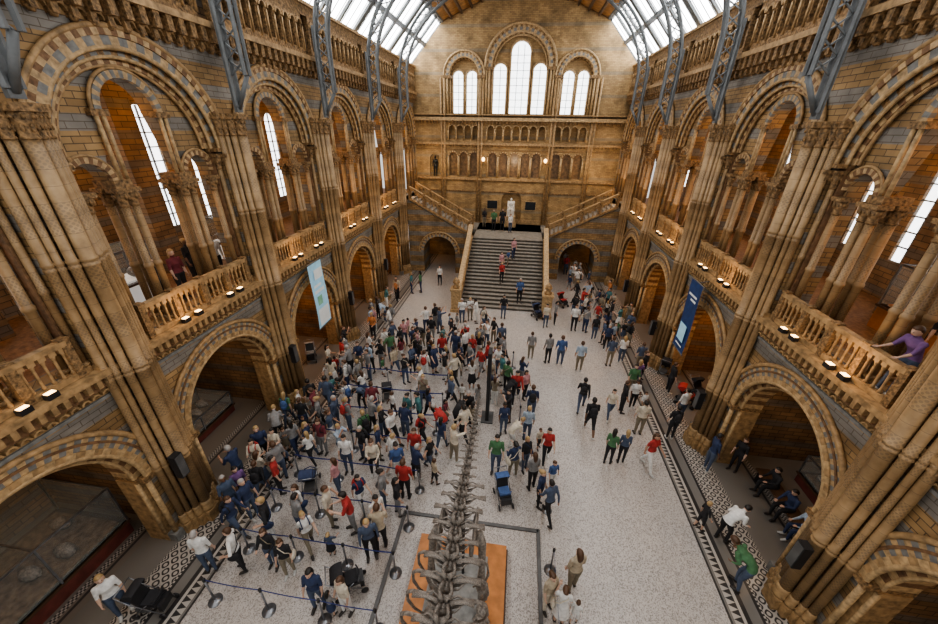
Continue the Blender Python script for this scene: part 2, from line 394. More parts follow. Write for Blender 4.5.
for y in PY[1:]:
    mb=MB(); N=40
    for off,r in((0,.06),(.5,.06)):
        pts=[]
        for i in range(N+1):
            x,z=ribpt(pi*i/N,off); pts.append((x,y,z))
        pts=[(8.0-off,y,12.3 if off else 11.5)]+pts+[(-8.0+off,y,12.3 if off else 11.5)]
        for dy in(-.11,.11): mb.tube([(a,b+dy,c) for a,b,c in pts],r,5,0,False)
    for i in range(N):
        a=ribpt(pi*i/N,0); b=ribpt(pi*(i+1)/N,.5); c=ribpt(pi*i/N,.5); d=ribpt(pi*(i+1)/N,0)
        mb.tube([(a[0],y,a[1]),(b[0],y,b[1])],.03,4,0,False); mb.tube([(c[0],y,c[1]),(d[0],y,d[1])],.03,4,0,False)
    for s in(-1,1):
        mb.box(min(s*8.0,s*8.1),max(s*8.0,s*8.1),y-.12,y+.12,11.35,14.6,0)
        for i in range(4):
            z=12.3+.4*i; mb.tube([(s*8.0,y,z),(s*7.5,y,z+.4)],.025,4,0,False); mb.tube([(s*7.5,y,z),(s*8.0,y,z+.4)],.025,4,0,False)
        mb.tube([(s*7.52,y,12.3),(s*8.02,y,11.45)],.07,6,0)
    ob('roof_rib',mb.mesh('rib',[M_iron]),label='grey iron lattice arch rib rising from the piers',cat='roof rib',group='iron roof ribs')
# ------------------------------------------------ clustered piers
def sh(r):
    mb=MB(); pr=[(r,.75)]
    for z in(2.6,5.6,8.3):
        pr+=[(r,z),(r*1.2,z+.02),(r*1.2,z+.06),(r*1.05,z+.08),(r*1.05,z+.12),(r*1.2,z+.14),(r*1.2,z+.18),(r,z+.2)]
    pr+=[(r,10.72)]; mb.lathe(0,0,pr,16); me=mb.mesh('shaft',[M_shaft]); return me
def base(r):
    mb=MB(); mb.box(-r*1.5,r*1.5,-r*1.5,r*1.5,0,.4); mb.lathe(0,0,[(r*1.4,.4),(r*1.5,.48),(r*1.1,.55),(r*1.3,.66),(r*1.05,.75)],14); return mb.mesh('base',[M_buff])
def capm(r):
    mb=MB(); mb.lathe(0,0,[(r,10.7),(r*1.2,10.73),(r*1.0,10.78),(r*1.15,10.98),(r*1.5,11.16)],14)
    for i in range(8):
        a=pi*i/4; mb.ell((r*1.2*math.cos(a),r*1.2*math.sin(a),10.9),(r*.22,r*.22,r*.5),6,5)
        a+=pi/8; mb.ell((r*1.35*math.cos(a),r*1.35*math.sin(a),11.08),(r*.25,r*.25,r*.35),6,5)
    mb.box(-r*1.6,r*1.6,-r*1.6,r*1.6,11.16,11.3); return mb.mesh('capital',[M_carve])
PM={k:(sh(r),base(r),capm(r)) for k,r in(('big',.14),('mid',.09),('small',.065))}
for s in(-1,1):
    for y in PY:
        mb=MB(); mb.box(min(s*8.46,s*8.6),max(s*8.46,s*8.6),y-.36,y+.36,0,11.3); trim(mb.mesh('pilaster',[M_wall]),'flat pilaster behind a clustered pier')
        e=ob('clustered_pier',None,(s*8.2,y,0),0,1,label='tall clustered terracotta pier of slim banded shafts, carved capitals',cat='pier',group='nave piers')
        for dx,dy,k in((-.02,0,'big'),(.06,.24,'mid'),(.06,-.24,'mid'),(.16,.4,'small'),(.16,-.4,'small'),(.27,.52,'mid'),(.27,-.52,'mid')):
            L=(s*dx,dy,0); a,b,c=PM[k]
            ob('pier_shaft',a,L,parent=e); ob('pier_base',b,L,parent=e); ob('pier_capital',c,L,parent=e)
mb=MB(); mb.box(-.12,.12,-.1,.1,-.38,.38); spk=mb.mesh('housing',[M_black])
mb=MB(); mb.box(-.1,.1,-.112,-.098,-.35,.35); mb.box(-.03,.03,.1,.2,-.05,.05); spg=mb.mesh('grille',[M_lead])
for s in(-1,1):
    for y in PY[1:5]:
        e=ob('loudspeaker',spk,((-7.9,y-.4,2.75) if s<0 else (7.86,y-.1,2.2)),0,1,label='slim black loudspeaker fixed to a pier',cat='loudspeaker',group='pier loudspeakers')
        e.rotation_euler=(0,0,(-pi/2 if s>0 else pi/2))
        ob('grille',spg,parent=e)
# ------------------------------------------------ arcade columns
def col_parts(r,H):
    mb=MB(); mb.box(-r*1.6,r*1.6,-r*1.6,r*1.6,0,.16); mb.lathe(0,0,[(r*1.5,.16),(r*1.6,.22),(r*1.2,.26)],10); a=mb.mesh('base',[M_buff])
    mb=MB(); mb.lathe(0,0,[(r,.26),(r*1.05,H*.45),(r*1.3,H*.45+.02),(r*1.3,H*.45+.1),(r*1.05,H*.45+.12),(r,H-.45)],10); b=mb.mesh('shaft',[M_shaft])
    mb=MB(); mb.lathe(0,0,[(r,H-.45),(r*1.35,H-.41),(r*1.1,H-.37),(r*1.35,H-.25),(r*1.95,H-.1)],10); mb.box(-r*2,r*2,-r*2,r*2,H-.1,H)
    for i in range(6):
        t=pi*i/3; mb.ell((r*1.6*math.cos(t),r*1.6*math.sin(t),H-.2),(r*.4,r*.4,.08),6,4)
    c=mb.mesh('capital',[M_carve]); return a,b,c
CA=col_parts(.085,3.65); CB=col_parts(.065,4.25)
for s in(-1,1):
    for c in BC[1:]:
        for d,X,K in [(d,.27,CA) for d in(-1.04,-.78,.78,1.04,-1.84,1.84)]+[(d,.72,CA) for d in(-1.02,-.8,.8,1.02)]+[(d,.1,CB) for d in(-2.1,2.1)]+[(d,-.08,CB) for d in(-2.24,2.24)]:
            e=ob('arcade_column',None,(s*(W+X),c+d,5.95),label='slender terracotta column with carved capital in the gallery arcade',cat='column',group='gallery arcade columns')
            for nm,me in zip(('column_base','column_shaft','column_capital'),K): ob(nm,me,parent=e)
# ------------------------------------------------ balustrades
mb=MB(); mb.lathe(0,0,[(.042,0),(.042,.05),(.026,.09),(.028,.42),(.024,.44),(.04,.5),(.045,.54)],8); mb.box(-.062,.062,-.045,.045,.54,.66); bal_=mb.mesh('baluster',[M_buff])
def balustrade(p0,p1,h=1.0,sp=.175,label='low terracotta balustrade of close-set shafts along the gallery edge',group='gallery balustrades',posts=True,wd=.065,ml=None):
    p0=Vector(p0);p1=Vector(p1); e=ob('balustrade',None,p0,label=label,cat='balustrade',group=group)
    d=p1-p0; L=math.hypot(d.x,d.y); n=max(2,int(L/sp)); hx=Vector((d.x,d.y,0)).normalized(); nx=Vector((-hx.y,hx.x,0))*wd
    def bar(z0,z1,w,nm,m):
        mb=MB(); q=nx*w; vs=[]
        for p in(Vector((0,0,0)),d):
            for sg in(-1,1):
                for z in(z0,z1): vs.append(p+q*sg+Vector((0,0,z)))
        mb.add(vs,[(0,1,3,2),(4,6,7,5),(0,4,5,1),(2,3,7,6),(0,2,6,4),(1,5,7,3)]); ob(nm,mb.mesh(nm,[m]),parent=e)
    bar(0,.14,1.1,'plinth',M_buff); bar(h-.12,h,1.3,'rail',ml or M_buff)
    for i in range(n):
        t=(i+.5)/n; ob('baluster',bal_,d*t+Vector((0,0,.13)),pi/2 if abs(hx.x)<.5 else 0,(1,1,(h-.24)/.66),parent=e)
    if posts:
        for t in(0,.25,.5,.75,1):
            mb=MB(); mb.box(-.08,.08,-.08,.08,0,h+.01); mb.box(-.1,.1,-.1,.1,h+.01,h+.05); q=d*t
            ob('post',mb.mesh('post',[M_carve]),q,parent=e)
    return e
for s in(-1,1):
    for k in range(5):
        c=BC[k+1]; balustrade((s*(W+.02),c-1.9,5.98),(s*(W+.02),c+1.9,5.98),.92)
# ------------------------------------------------ back wall
outline=[(-8.75,-.25),(8.75,-.25),(8.75,15.3),(6.1,18.15),(0,20.55),(-6.1,18.15),(-8.75,15.3)]
lights=[(0,.72,16.3),(-1.55,.5,15.1),(1.55,.5,15.1)]+[(s*4.35+d,.42,14.7) for s in(-1,1) for d in(-.55,.55)]
nich=[-1.85,-.93,0,.93,1.85]+[s*4.35+d for s in(-1,1) for d in(-.9,0,.9)]
gal=[-2.1,-1.4,-.7,0,.7,1.4,2.1]+[s*4.35+d for s in(-1,1) for d in(-1,-.33,.33,1)]
ob('wall_back',slab([outline]+[arch(c,w,12.15,zs,14) for c,w,zs in lights],.5,MXZ(BWY+.25),'wall_back',[M_back]),label='tan brick end wall with round-arched windows',cat='wall',kind='structure')
front=[outline,arch(0,2.25,12.05,15.3,28)]+[arch(s*4.35,1.25,12.05,14.75,20) for s in(-1,1)]+[arch(c,.33,7.3,8.9,10) for c in nich]+[arch(-6.9,.45,7.2,8.6,10)]+[arch(c,.26,10.2,11.0,8) for c in gal]
front.append(arch(0,.9,3.4,5.3,12))
trim(slab(front,.4,MXZ(BWY-.2),'front',[M_back]),'projecting brick face of the end wall with deep arched recesses')
mb=MB()
for c in nich: mb.box(c-.33,c+.33,BWY-.12,BWY-.05,7.3,9.3)
trim(mb.mesh('bk',[M_amber]),'brown glazed panels in the end wall arcade')
fb=lambda a,b,c:(a,FW+c,b)
mb=MB()
mb.ring(fb,0,15.3,2.25,2.45,-.2,.3,34,(0,1)); mb.roll(fb,0,15.3,2.22,-.12,.09,30,0); mb.ring(fb,0,15.3,2.45,2.65,-.14,.05,44,(3,0)); mb.roll(fb,0,15.3,2.7,-.16,.1,30,0); mb.ring(fb,0,15.3,2.05,2.25,.08,.4,34,(0,3)); mb.roll(fb,0,15.3,2.03,.12,.07,30,0)
for s in(-1,1):
    mb.ring(fb,s*4.35,14.75,1.25,1.42,-.2,.3,26,(0,1)); mb.roll(fb,s*4.35,14.75,1.22,-.12,.08,24,0); mb.ring(fb,s*4.35,14.75,1.42,1.58,-.14,.05,32,(3,0)); mb.roll(fb,s*4.35,14.75,1.62,-.16,.08,24,0); mb.ring(fb,s*4.35,14.75,1.1,1.25,.08,.4,26,(0,3))
for cc,w_,zz in((0,2.35,15.3),(4.35,1.35,14.75),(-4.35,1.35,14.75)):
    for d in(-1,1):
        for q,dd in((w_,-.14),(w_-.2,.08),(w_+.22,-.12)): mb.tube([fb(cc+d*q,12.0,dd),fb(cc+d*q,zz,dd)],.08,8,0)
        mb.box(cc+d*w_-.34,cc+d*w_+.34,FW-.24,FW+.3,zz-.2,zz,3)
for c,w,zs in lights:
    mb.ring(lambda a,b,c_:(a,BWY+c_,b),c,zs,w,w+.13,-.1,.02,16,(0,))
    for d in(-1,1): mb.tube([(c+d*(w+.06),BWY-.1,12.15),(c+d*(w+.06),BWY-.1,zs)],.07,8,0)
for c in nich:
    mb.ring(fb,c,8.9,.33,.43,-.1,.02,12,(0,3))
    for d in(-1,1): mb.tube([fb(c+d*.42,7.3,-.08),fb(c+d*.42,8.9,-.08)],.06,8,0)
for c in gal:
    mb.ring(fb,c,11.0,.26,.33,-.1,.02,8,(0,))
    for d in(-1,1): mb.tube([fb(c+d*.32,10.15,-.08),fb(c+d*.32,11.0,-.08)],.05,6,0)
for z0,z1,d,m in((9.8,9.98,.22,4),(11.6,11.85,.35,0),(7.0,7.18,.2,4),(3.3,3.7,.1,4),(6.0,6.1,.07,3),(9.4,9.46,.05,3),(12.0,12.08,.4,4)):
    mb.box(-8.5,8.5,FW-d,FW-.002,z0,z1,m)
x=-8.4
while x<8.4: mb.box(x,x+.12,FW-.26,FW-.002,11.42,11.6,3); mb.box(x,x+.1,FW-.14,FW-.002,9.66,9.8,3); x+=.28
for x in(-2.95,2.95,-6.1,6.1):
    mb.box(x-.2,x+.2,FW-.1,FW-.002,3.7,11.6,4)
    for d in(-.14,.14): mb.tube([(x+d,FW-.16,3.4),(x+d,FW-.16,14.6)],.08,10,4)
trim(mb.mesh('bw',AM),'arch mouldings, shafts and string courses of the end wall')
for c,w,zs in lights:
    mb=MB(); pts=arch(c,w,12.15,zs,14); mb.add([(a,BWY+.3,b) for a,b in pts],[tuple(range(len(pts)))],0)
    nb=3 if w>.6 else 2
    for i in range(1,nb): x=c-w+2*w*i/nb; mb.box(x-.02,x+.02,BWY+.24,BWY+.28,12.15,zs+w*.7,1)
    z=12.15
    while z<zs+w*.4: mb.box(c-w,c+w,BWY+.24,BWY+.28,z-.015,z+.015,1); z+=.5
    window(mb.mesh('bwin',[M_glass2,M_lead],False),'tall bright leaded round-headed window in the end wall')
# ------------------------------------------------ stairs
mb=MB(); NS=20
for i in range(NS):
    y0=22.2+6.2*i/NS; z1=3.3*(i+1)/NS
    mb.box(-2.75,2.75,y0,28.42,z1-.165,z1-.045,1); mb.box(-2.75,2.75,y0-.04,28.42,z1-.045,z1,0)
mb.box(-2.75,2.75,28.4,FW,3.0,3.3,0); mb.box(-8.55,8.55,30.75,FW,2.95,3.3,0)
ob('staircase',mb.mesh('stairs',[M_stair,M_riser]),label='wide grey stone main staircase rising to the landing',cat='staircase')
for s in(-1,1):
    pl=[(22.0,0),(28.4,0),(28.4,3.35),(22.0,.35)]
    trim(slab([pl],.3,MYZ(s*2.92),'string',[M_wall]),'sloping terracotta side wall of the main stairs')
    balustrade((s*2.92,22.2,.46),(s*2.92,28.2,3.3),1.0,.24,'sloping stair balustrade of pale terracotta','stair balustrades',False,.13,M_buff2)
    e=ob('newel_post',None,(s*2.98,21.6,0),label='square terracotta newel post with domed finial at foot of stairs',cat='newel post',group='stair newel posts')
    mb=MB(); mb.box(-.3,.3,-.3,.3,0,1.5); mb.box(-.36,.36,-.36,.36,1.5,1.65); mb.box(-.36,.36,-.36,.36,0,.2); ob('post_shaft',mb.mesh('n',[M_buff2]),parent=e)
    mb=MB(); mb.lathe(0,0,[(.2,1.65),(.25,1.75),(.12,1.85),(.24,2.05),(.15,2.25),(.03,2.4)],12); ob('finial',mb.mesh('n',[M_buff]),parent=e)
    pl=[(s*3.08,-.2),(s*8.15,-.2),(s*8.15,5.85),(s*3.08,3.25)]
    trim(slab([pl,arch(s*5.6,1.35,-.04,1.75)],2.1,MXZ(29.6),'flight',[M_wall]),'stone stair flight over a round arch')
    fs=lambda a,b,c:(a,28.55+c,b)
    mb=MB(); mb.ring(fs,s*5.6,1.75,1.35,1.55,-.1,.1,28,(0,1)); mb.ring(fs,s*5.6,1.75,1.55,1.68,-.08,.1,36,(2,0)); mb.roll(fs,s*5.6,1.75,1.72,-.08,.06,24,0)
    for i in range(16):
        xa=3.08+5.0*i/16; mb.box(min(s*xa,s*8.15),max(s*xa,s*8.15),28.75,30.45,3.0,3.3+2.62*(i+1)/16,3)
    trim(mb.mesh('fa',[M_buff2,M_grey,M_brown,M_stair]),'banded arch moulding and steps of the side flight')
    balustrade((s*3.1,28.5,3.45),(s*7.9,28.5,5.95),1.05,.3,'sloping pierced terracotta balustrade of the side flight','flight balustrades',True,.1,M_buff)
    balustrade((s*3.1,30.65,3.45),(s*7.9,30.65,5.95),1.05,.3,'sloping pierced terracotta balustrade of the side flight','flight balustrades',True,.1,M_buff)
# ------------------------------------------------ people
def loft(mb,secs,n=14,m=0):
    vs=[];fs=[]
    for z,rx,ry,yo in secs:
        for i in range(n):
            a=2*pi*i/n; vs.append((rx*math.cos(a),yo+ry*math.sin(a),z))
    for k in range(len(secs)-1):
        for i in range(n):
            j=(i+1)%n; fs.append((k*n+i,k*n+j,(k+1)*n+j,(k+1)*n+i))
    fs.append(tuple(range(n-1,-1,-1))); fs.append(tuple((len(secs)-1)*n+i for i in range(n)))
    mb.add(vs,fs,m,True)
def dirv(fw,out,s): return Vector((s*math.sin(out),-math.sin(fw)*math.cos(out),-math.cos(fw)*math.cos(out)))
def person_mesh(legs=((0,0),(0,0)),arms=((5,10,12),(5,10,12)),fem=False,sleeve='short',shorts=False,skirt=False,child=False,bend=0):
    rd=math.radians; mb=MB(); segs=[]
    sw=.175 if not fem else .155
    hz=.92
    loft(mb,[(.86,.12,.09,0),(.92,.165 if not fem else .17,.115,0),(1.02,.15,.10,0),(1.12,.135 if not fem else .118,.095,0),(1.27,.165 if not fem else .15,.115,-.005 if not fem else -.02),(1.38,.165 if not fem else .145,.10,0),(1.44,.11,.075,.005),(1.48,.055,.055,.01)])
    segs.append((Vector((0,0,.98)),Vector((0,0,1.42)),'top',.16)); segs.append((Vector((0,0,.88)),Vector((0,0,.95)),'bot',.16))
    hs=1.14 if child else 1.0
    mb.tube([(0,.01,1.42),(0,-.005,1.56)],[.06,.052],10)
    hc=Vector((0,-.015,1.625))
    mb.ell(hc,(.078*hs,.098*hs,.112*hs),14,10); mb.ell(hc+Vector((0,-.03,-.06)),(.055*hs,.06*hs,.06*hs),10,8)
    mb.ell(hc+Vector((0,-.1*hs,-.01)),(.016,.022,.026),6,5)
    for s in(-1,1): mb.ell(hc+Vector((s*.08*hs,.005,-.01)),(.014,.022,.032),6,5)
    segs.append((Vector((0,0,1.5)),Vector((0,-.01,1.7)),'skin',.09))
    hands=[]
    for i,s in enumerate((-1,1)):
        fw,out,el=[rd(a) for a in arms[i]]
        sh=Vector((s*sw,.0,1.40)); d1=dirv(fw,out,s); eb=sh+d1*.28
        d2=dirv(fw+el,out*.3 if el<1 else -.35,s); wr=eb+d2*.24; hd=wr+d2*.085
        mb.ell(sh,(.062,.06,.062),10,8); mb.tube([sh,sh+d1*.14,eb],[.058,.052,.042],10); mb.ell(eb,(.042,)*3,8,6)
        mb.tube([eb,eb+d2*.1,wr],[.042,.039,.027],10); mb.tube([wr,wr+d2*.04,hd],[.027,.04,.036],10,flat=.55)
        hands.append((wr,hd,d2,s))
        segs.append((sh,sh+d1*.2,'top',.05)); segs.append((sh+d1*.2,eb,'top' if sleeve!='none' else 'skin',.05))
        segs.append((eb,wr,'top' if sleeve=='long' else 'skin',.04)); segs.append((wr,hd,'skin',.03))
        tf,kb=[rd(a) for a in legs[i]]
        hp=Vector((s*.09,0,hz)); d1=dirv(tf,.03,s); kn=hp+d1*.42; d2=dirv(tf-kb,.0,s); an=kn+d2*.42
        mb.ell(hp,(.09,.1,.09),10,8); mb.tube([hp,hp+d1*.2,kn],[.095,.083,.06],12); mb.ell(kn,(.06,)*3,8,6)
        mb.tube([kn,kn+d2*.13,an],[.058,.058,.038],10)
        fd=Vector((s*.12,-1,0)).normalized()
        if tf-kb< -.3: fd=(fd+Vector((0,0,-.5))).normalized()
        toe=an+fd*.17+Vector((0,0,-.045)); heel=an-fd*.05+Vector((0,0,-.045))
        mb.tube([heel,an+fd*.04+Vector((0,0,-.03)),toe],[.04,.05,.034],10,flat=.8)
        segs.append((hp,kn,'bot',.08)); segs.append((kn,kn+d2*.1,'bot',.055)); segs.append((kn+d2*.1,an-d2*.03,'skin' if (shorts or skirt) else 'bot',.05)); segs.append((an,toe,'shoe',.045)); segs.append((an,heel,'shoe',.045))
    if skirt:
        loft(mb,[(.5,.23,.19,0),(.7,.205,.165,0),(.9,.17,.125,0),(1.02,.14,.1,0)],18)
        segs.append((Vector((0,0,.52)),Vector((0,0,.9)),'bot',.2))
    me=mb.mesh('tmp',[],False)
    o=bpy.data.objects.new('tmp',me); COL.objects.link(o)
    r=o.modifiers.new('r','REMESH'); r.mode='VOXEL'; r.voxel_size=.017; r.use_smooth_shade=True
    sm=o.modifiers.new('s','SMOOTH'); sm.factor=.5; sm.iterations=2
    dg=bpy.context.evaluated_depsgraph_get(); m2=bpy.data.meshes.new_from_object(o.evaluated_get(dg))
    bpy.data.objects.remove(o)
    out=MB(); out.v=[v.co[:] for v in m2.vertices]
    idx={'skin':0,'top':1,'bot':2,'shoe':3}
    for p in m2.polygons:
        c=p.center; best=None;bd=9
        for a,b,l,rr in segs:
            ab=b-a; t=max(0,min(1,(c-a).dot(ab)/ab.length_squared)); d=(c-(a+ab*t)).length-rr
            if d<bd: bd=d;best=l
        out.f.append(list(p.vertices)); out.m.append(idx[best]); out.sm.append(True)
    for wr,hd,d2,s in hands:
        side=Vector((0,1,0)) if abs(d2.y)<.8 else Vector((1,0,0)); side=(side-d2*side.dot(d2)).normalized(); inn=d2.cross(side).normalized()
        if inn.x*s>0: inn=-inn
        for k,(o_,l) in enumerate(((-.026,.065),(-.009,.078),(.009,.072),(.026,.056))):
            b=hd-d2*.015+side*o_; mb2=b+d2*l*.55+inn*.008; out.tube([b,mb2,b+d2*l*.85+inn*.03],[.0105,.0095,.007],6)
        b=wr+d2*.03-side*.026; out.tube([b,b+d2*.03-side*.022,b+d2*.06-side*.026+inn*.008],[.012,.0105,.008],6)
    for s in(-1,1): out.ell(hc+Vector((s*.032*hs,-.09*hs,.005)),(.012,.008,.008),6,4,4)
    out.ell(hc+Vector((0,-.088*hs,-.055)),(.024,.008,.007),8,4,5)
    B=rd(bend)
    def bd_(x,y,z):
        t=max(0,min(1,(z-.95)/.35)); a=B*t
        if z<=.95 or B==0: return (x,y,z)
        dz=z-.95; return (x,y*math.cos(a)-dz*math.sin(a),.95+dz*math.cos(a)+y*math.sin(a))
    out.v=[bd_(*p) for p in out.v]
    zmin=min(v[2] for v in out.v)
    out.v=[(x,y,z-zmin) for x,y,z in out.v]
    me=out.mesh('person',[MC.get('black_plastic')]*6,False)
    h0=Vector(bd_(0,-.015,1.625))
    return me,-zmin,hs,h0,B
def hair_mesh(style,hs=1):
    mb=MB(); mb.ell((0,0,0),(1,1,1),16,12)
    vs=[]
    for x,y,z in mb.v:
        X=x*.089*hs;Y=y*.108*hs+.008;Z=z*.12*hs+.012
        if y<-.25 and z<.42: Y*=.55;X*=.72
        elif z<-.2 and y<.2: X*=.75
        if z<-.2:
            if style=='long' and y>-.2: Z-= .2*(-z); Y+=.03
            else: Z*=.75
        if style=='bun' and y>.6 and z>.1: Y+=.05
        vs.append((X,Y,Z))
    mb.v=vs; return mb.mesh('hair',[M_black],False)
VAR={}
def V(n,**k): VAR[n]=person_mesh(**k)
V('s')
V('l',sleeve='long',arms=((8,8,20),(0,10,14)),bend=5)
V('w',legs=((24,6),(-18,16)),arms=((-20,10,12),(24,10,22)),sleeve='long',bend=5)
V('x',legs=((-18,16),(22,6)),arms=((20,10,25),(-18,10,12)),shorts=True,bend=4)
V('p',arms=((25,8,100),(30,8,95)),legs=((4,4),(-4,2)),bend=8)
V('h',arms=((8,10,14),(-10,40,70)),sleeve='short',legs=((6,6),(-4,0)))
V('f',fem=True,arms=((6,9,16),(4,9,12)),legs=((4,3),(-4,2)))
V('g',fem=True,legs=((22,6),(-16,16)),arms=((-16,10,15),(20,10,30)),sleeve='none')
V('k',fem=True,skirt=True,arms=((10,10,30),(20,12,85)),sleeve='none')
V('q',fem=True,arms=((30,8,95),(10,14,60)),sleeve='long',legs=((0,2),(8,6)))
V('r',arms=((95,15,70),(70,10,95)),legs=((4,4),(-4,2)))
V('n',arms=((40,10,30),(30,10,20)),legs=((22,24),(10,20)),sleeve='long',bend=48)
V('c',child=True,shorts=True,arms=((10,14,20),(-5,14,12)),legs=((8,6),(-8,4)))
V('d',child=True,fem=True,skirt=True,arms=((30,20,30),(5,12,12)))
V('t',legs=((88,88),(84,82)),arms=((32,8,60),(28,8,65)),sleeve='long',bend=10)
V('b',legs=((14,4),(10,2)),arms=((50,8,30),(50,8,30)),sleeve='short',bend=18)
HM={(st,ch):hair_mesh(st,1.14 if ch else 1) for st in('short','long','bun') for ch in(0,1)}
mb=MB(); mb.ell((0,.17,1.24),(.15,.09,.22),12,8); mb.ell((0,.235,1.14),(.11,.05,.11),10,6)
for s in(-1,1): mb.tube([(s*.09,.14,1.4),(s*.1,.03,1.465),(s*.11,-.1,1.4),(s*.11,-.13,1.25),(s*.12,0,1.1),(s*.09,.12,1.1)],.018,6)
BP=mb.mesh('backpack',[M_black],False)
mb=MB(); mb.ell((.24,.02,.92),(.07,.15,.13),10,8); mb.tube([(.24,.0,1.02),(.1,-.13,1.28),(-.08,-.06,1.46),(-.1,.08,1.42),(.1,.14,1.2),(.24,.05,1.02)],.014,6)
SB=mb.mesh('shoulder_bag',[M_black],False)
PAL={'W':('white',(.66,.66,.64)),'K':('black',(.02,.02,.023)),'N':('navy',(.03,.045,.10)),'B':('blue',(.06,.11,.25)),'R':('red',(.36,.04,.035)),'G':('grey',(.22,.22,.22)),
'T':('teal',(.06,.17,.18)),'P':('pink',(.48,.26,.27)),'E':('green',(.07,.17,.08)),'Y':('beige',(.40,.34,.25)),'L':('light blue',(.33,.41,.50)),'D':('denim blue',(.07,.095,.15)),'O':('orange',(.42,.17,.06)),'U':('purple',(.17,.09,.23)),'H':('khaki',(.21,.18,.13)),'M':('maroon',(.16,.035,.045)),'C':('cream',(.54,.49,.40))}
def cm(c): return mat('cloth_'+PAL[c][0].replace(' ','_'),PAL[c][1],.85,var=.15,scale=12)
SK=[mat('skin_fair',(.54,.36,.27),.5,var=.05),mat('skin_tan',(.42,.25,.17),.5,var=.05),mat('skin_dark',(.16,.085,.05),.5,var=.05)]
HR={'k':mat('hair_black',(.015,.012,.01),.5),'b':mat('hair_brown',(.08,.04,.02),.5),'y':mat('hair_blond',(.36,.25,.12),.5),'g':mat('hair_grey',(.35,.33,.31),.5)}
SHOE=[mat('shoe_dark',(.03,.025,.022),.5),mat('shoe_white',(.5,.5,.48),.5)]
M_lip=mat('lips',(.35,.10,.09),.5)
M_eye=mat('eyes',(.02,.02,.025),.3)
PD={'s':'standing','l':'standing','w':'walking','x':'walking in shorts','p':'hands held forward','h':'hand on hip','f':'standing','g':'walking','k':'skirt, standing','q':'arms folded','r':'raising a camera','n':'bending down','c':'small child','d':'small child','t':'sitting','b':'leaning on balustrade'}
placed=[]; obst=[]
def person(x,y,var,top,bot,face=0,hair=None,h=None,z=0,bag=None,group='museum visitors',skin=None):
    me,zo,hs,h0,B=VAR[var]; fem=var in'fgkqd'
    if h is None: h={'c':.55+.18*R(),'d':.55+.15*R()}.get(var,(.94 if fem else 1.0)*(.95+.1*R()))
    o=bpy.data.objects.new('person',me); COL.objects.link(o)
    wd=.93+.17*R()
    o.location=(x,y,z); o.rotation_euler=(0,0,math.radians(face)); o.scale=(h*wd,h*wd,h)
    sk=SK[skin] if skin is not None else SK[0 if R()<.7 else (1 if R()<.6 else 2)]
    ms=[sk,cm(top),cm(bot),SHOE[R()<.35],M_eye,M_lip]
    for i,m in enumerate(ms): o.material_slots[i].link='OBJECT'; o.material_slots[i].material=m
    if hair is None: hair=random.choice('kkbbbyg' if not fem else 'kkbbbyy')
    st='long' if fem and R()<.7 else ('bun' if fem else 'short')
    hh=bpy.data.objects.new('hair',HM[(st,1 if hs>1 else 0)]); COL.objects.link(hh); hh.parent=o; hh.location=(0,h0.y,h0.z+zo); hh.rotation_euler=(B,0,0)
    hh.material_slots[0].link='OBJECT'; hh.material_slots[0].material=HR[hair]
    lab='person in %s top, %s bottoms, %s'%(PAL[top][0],PAL[bot][0],PD[var])
    if bag:
        bk=bag!='S'
        bb=bpy.data.objects.new('backpack' if bk else 'shoulder_bag',BP if bk else SB); COL.objects.link(bb); bb.parent=o; bb.location=(0,0,zo)
        c=bag if bk else random.choice('KHMNC')
        bb.material_slots[0].link='OBJECT'; bb.material_slots[0].material=cm(c); bb['label']=PAL[c][0]+(' backpack' if bk else ' shoulder bag')
        lab='person in %s top with %s, %s'%(PAL[top][0],bb['label'],PD[var])
    o['label']=lab; o['category']='person'; o['group']=group
    placed.append((x,y,z)); return o
def pp(u,v,var,top,bot,face=0,**k):
    x,y=fp(u,v)
    if abs(x)>7.3:
        for py in PY:
            if abs(y-py)<1.1 and abs(x)<9.6: x=math.copysign(min(abs(x),7.4),x)
    person(x,y,var,top,bot,face,**k)
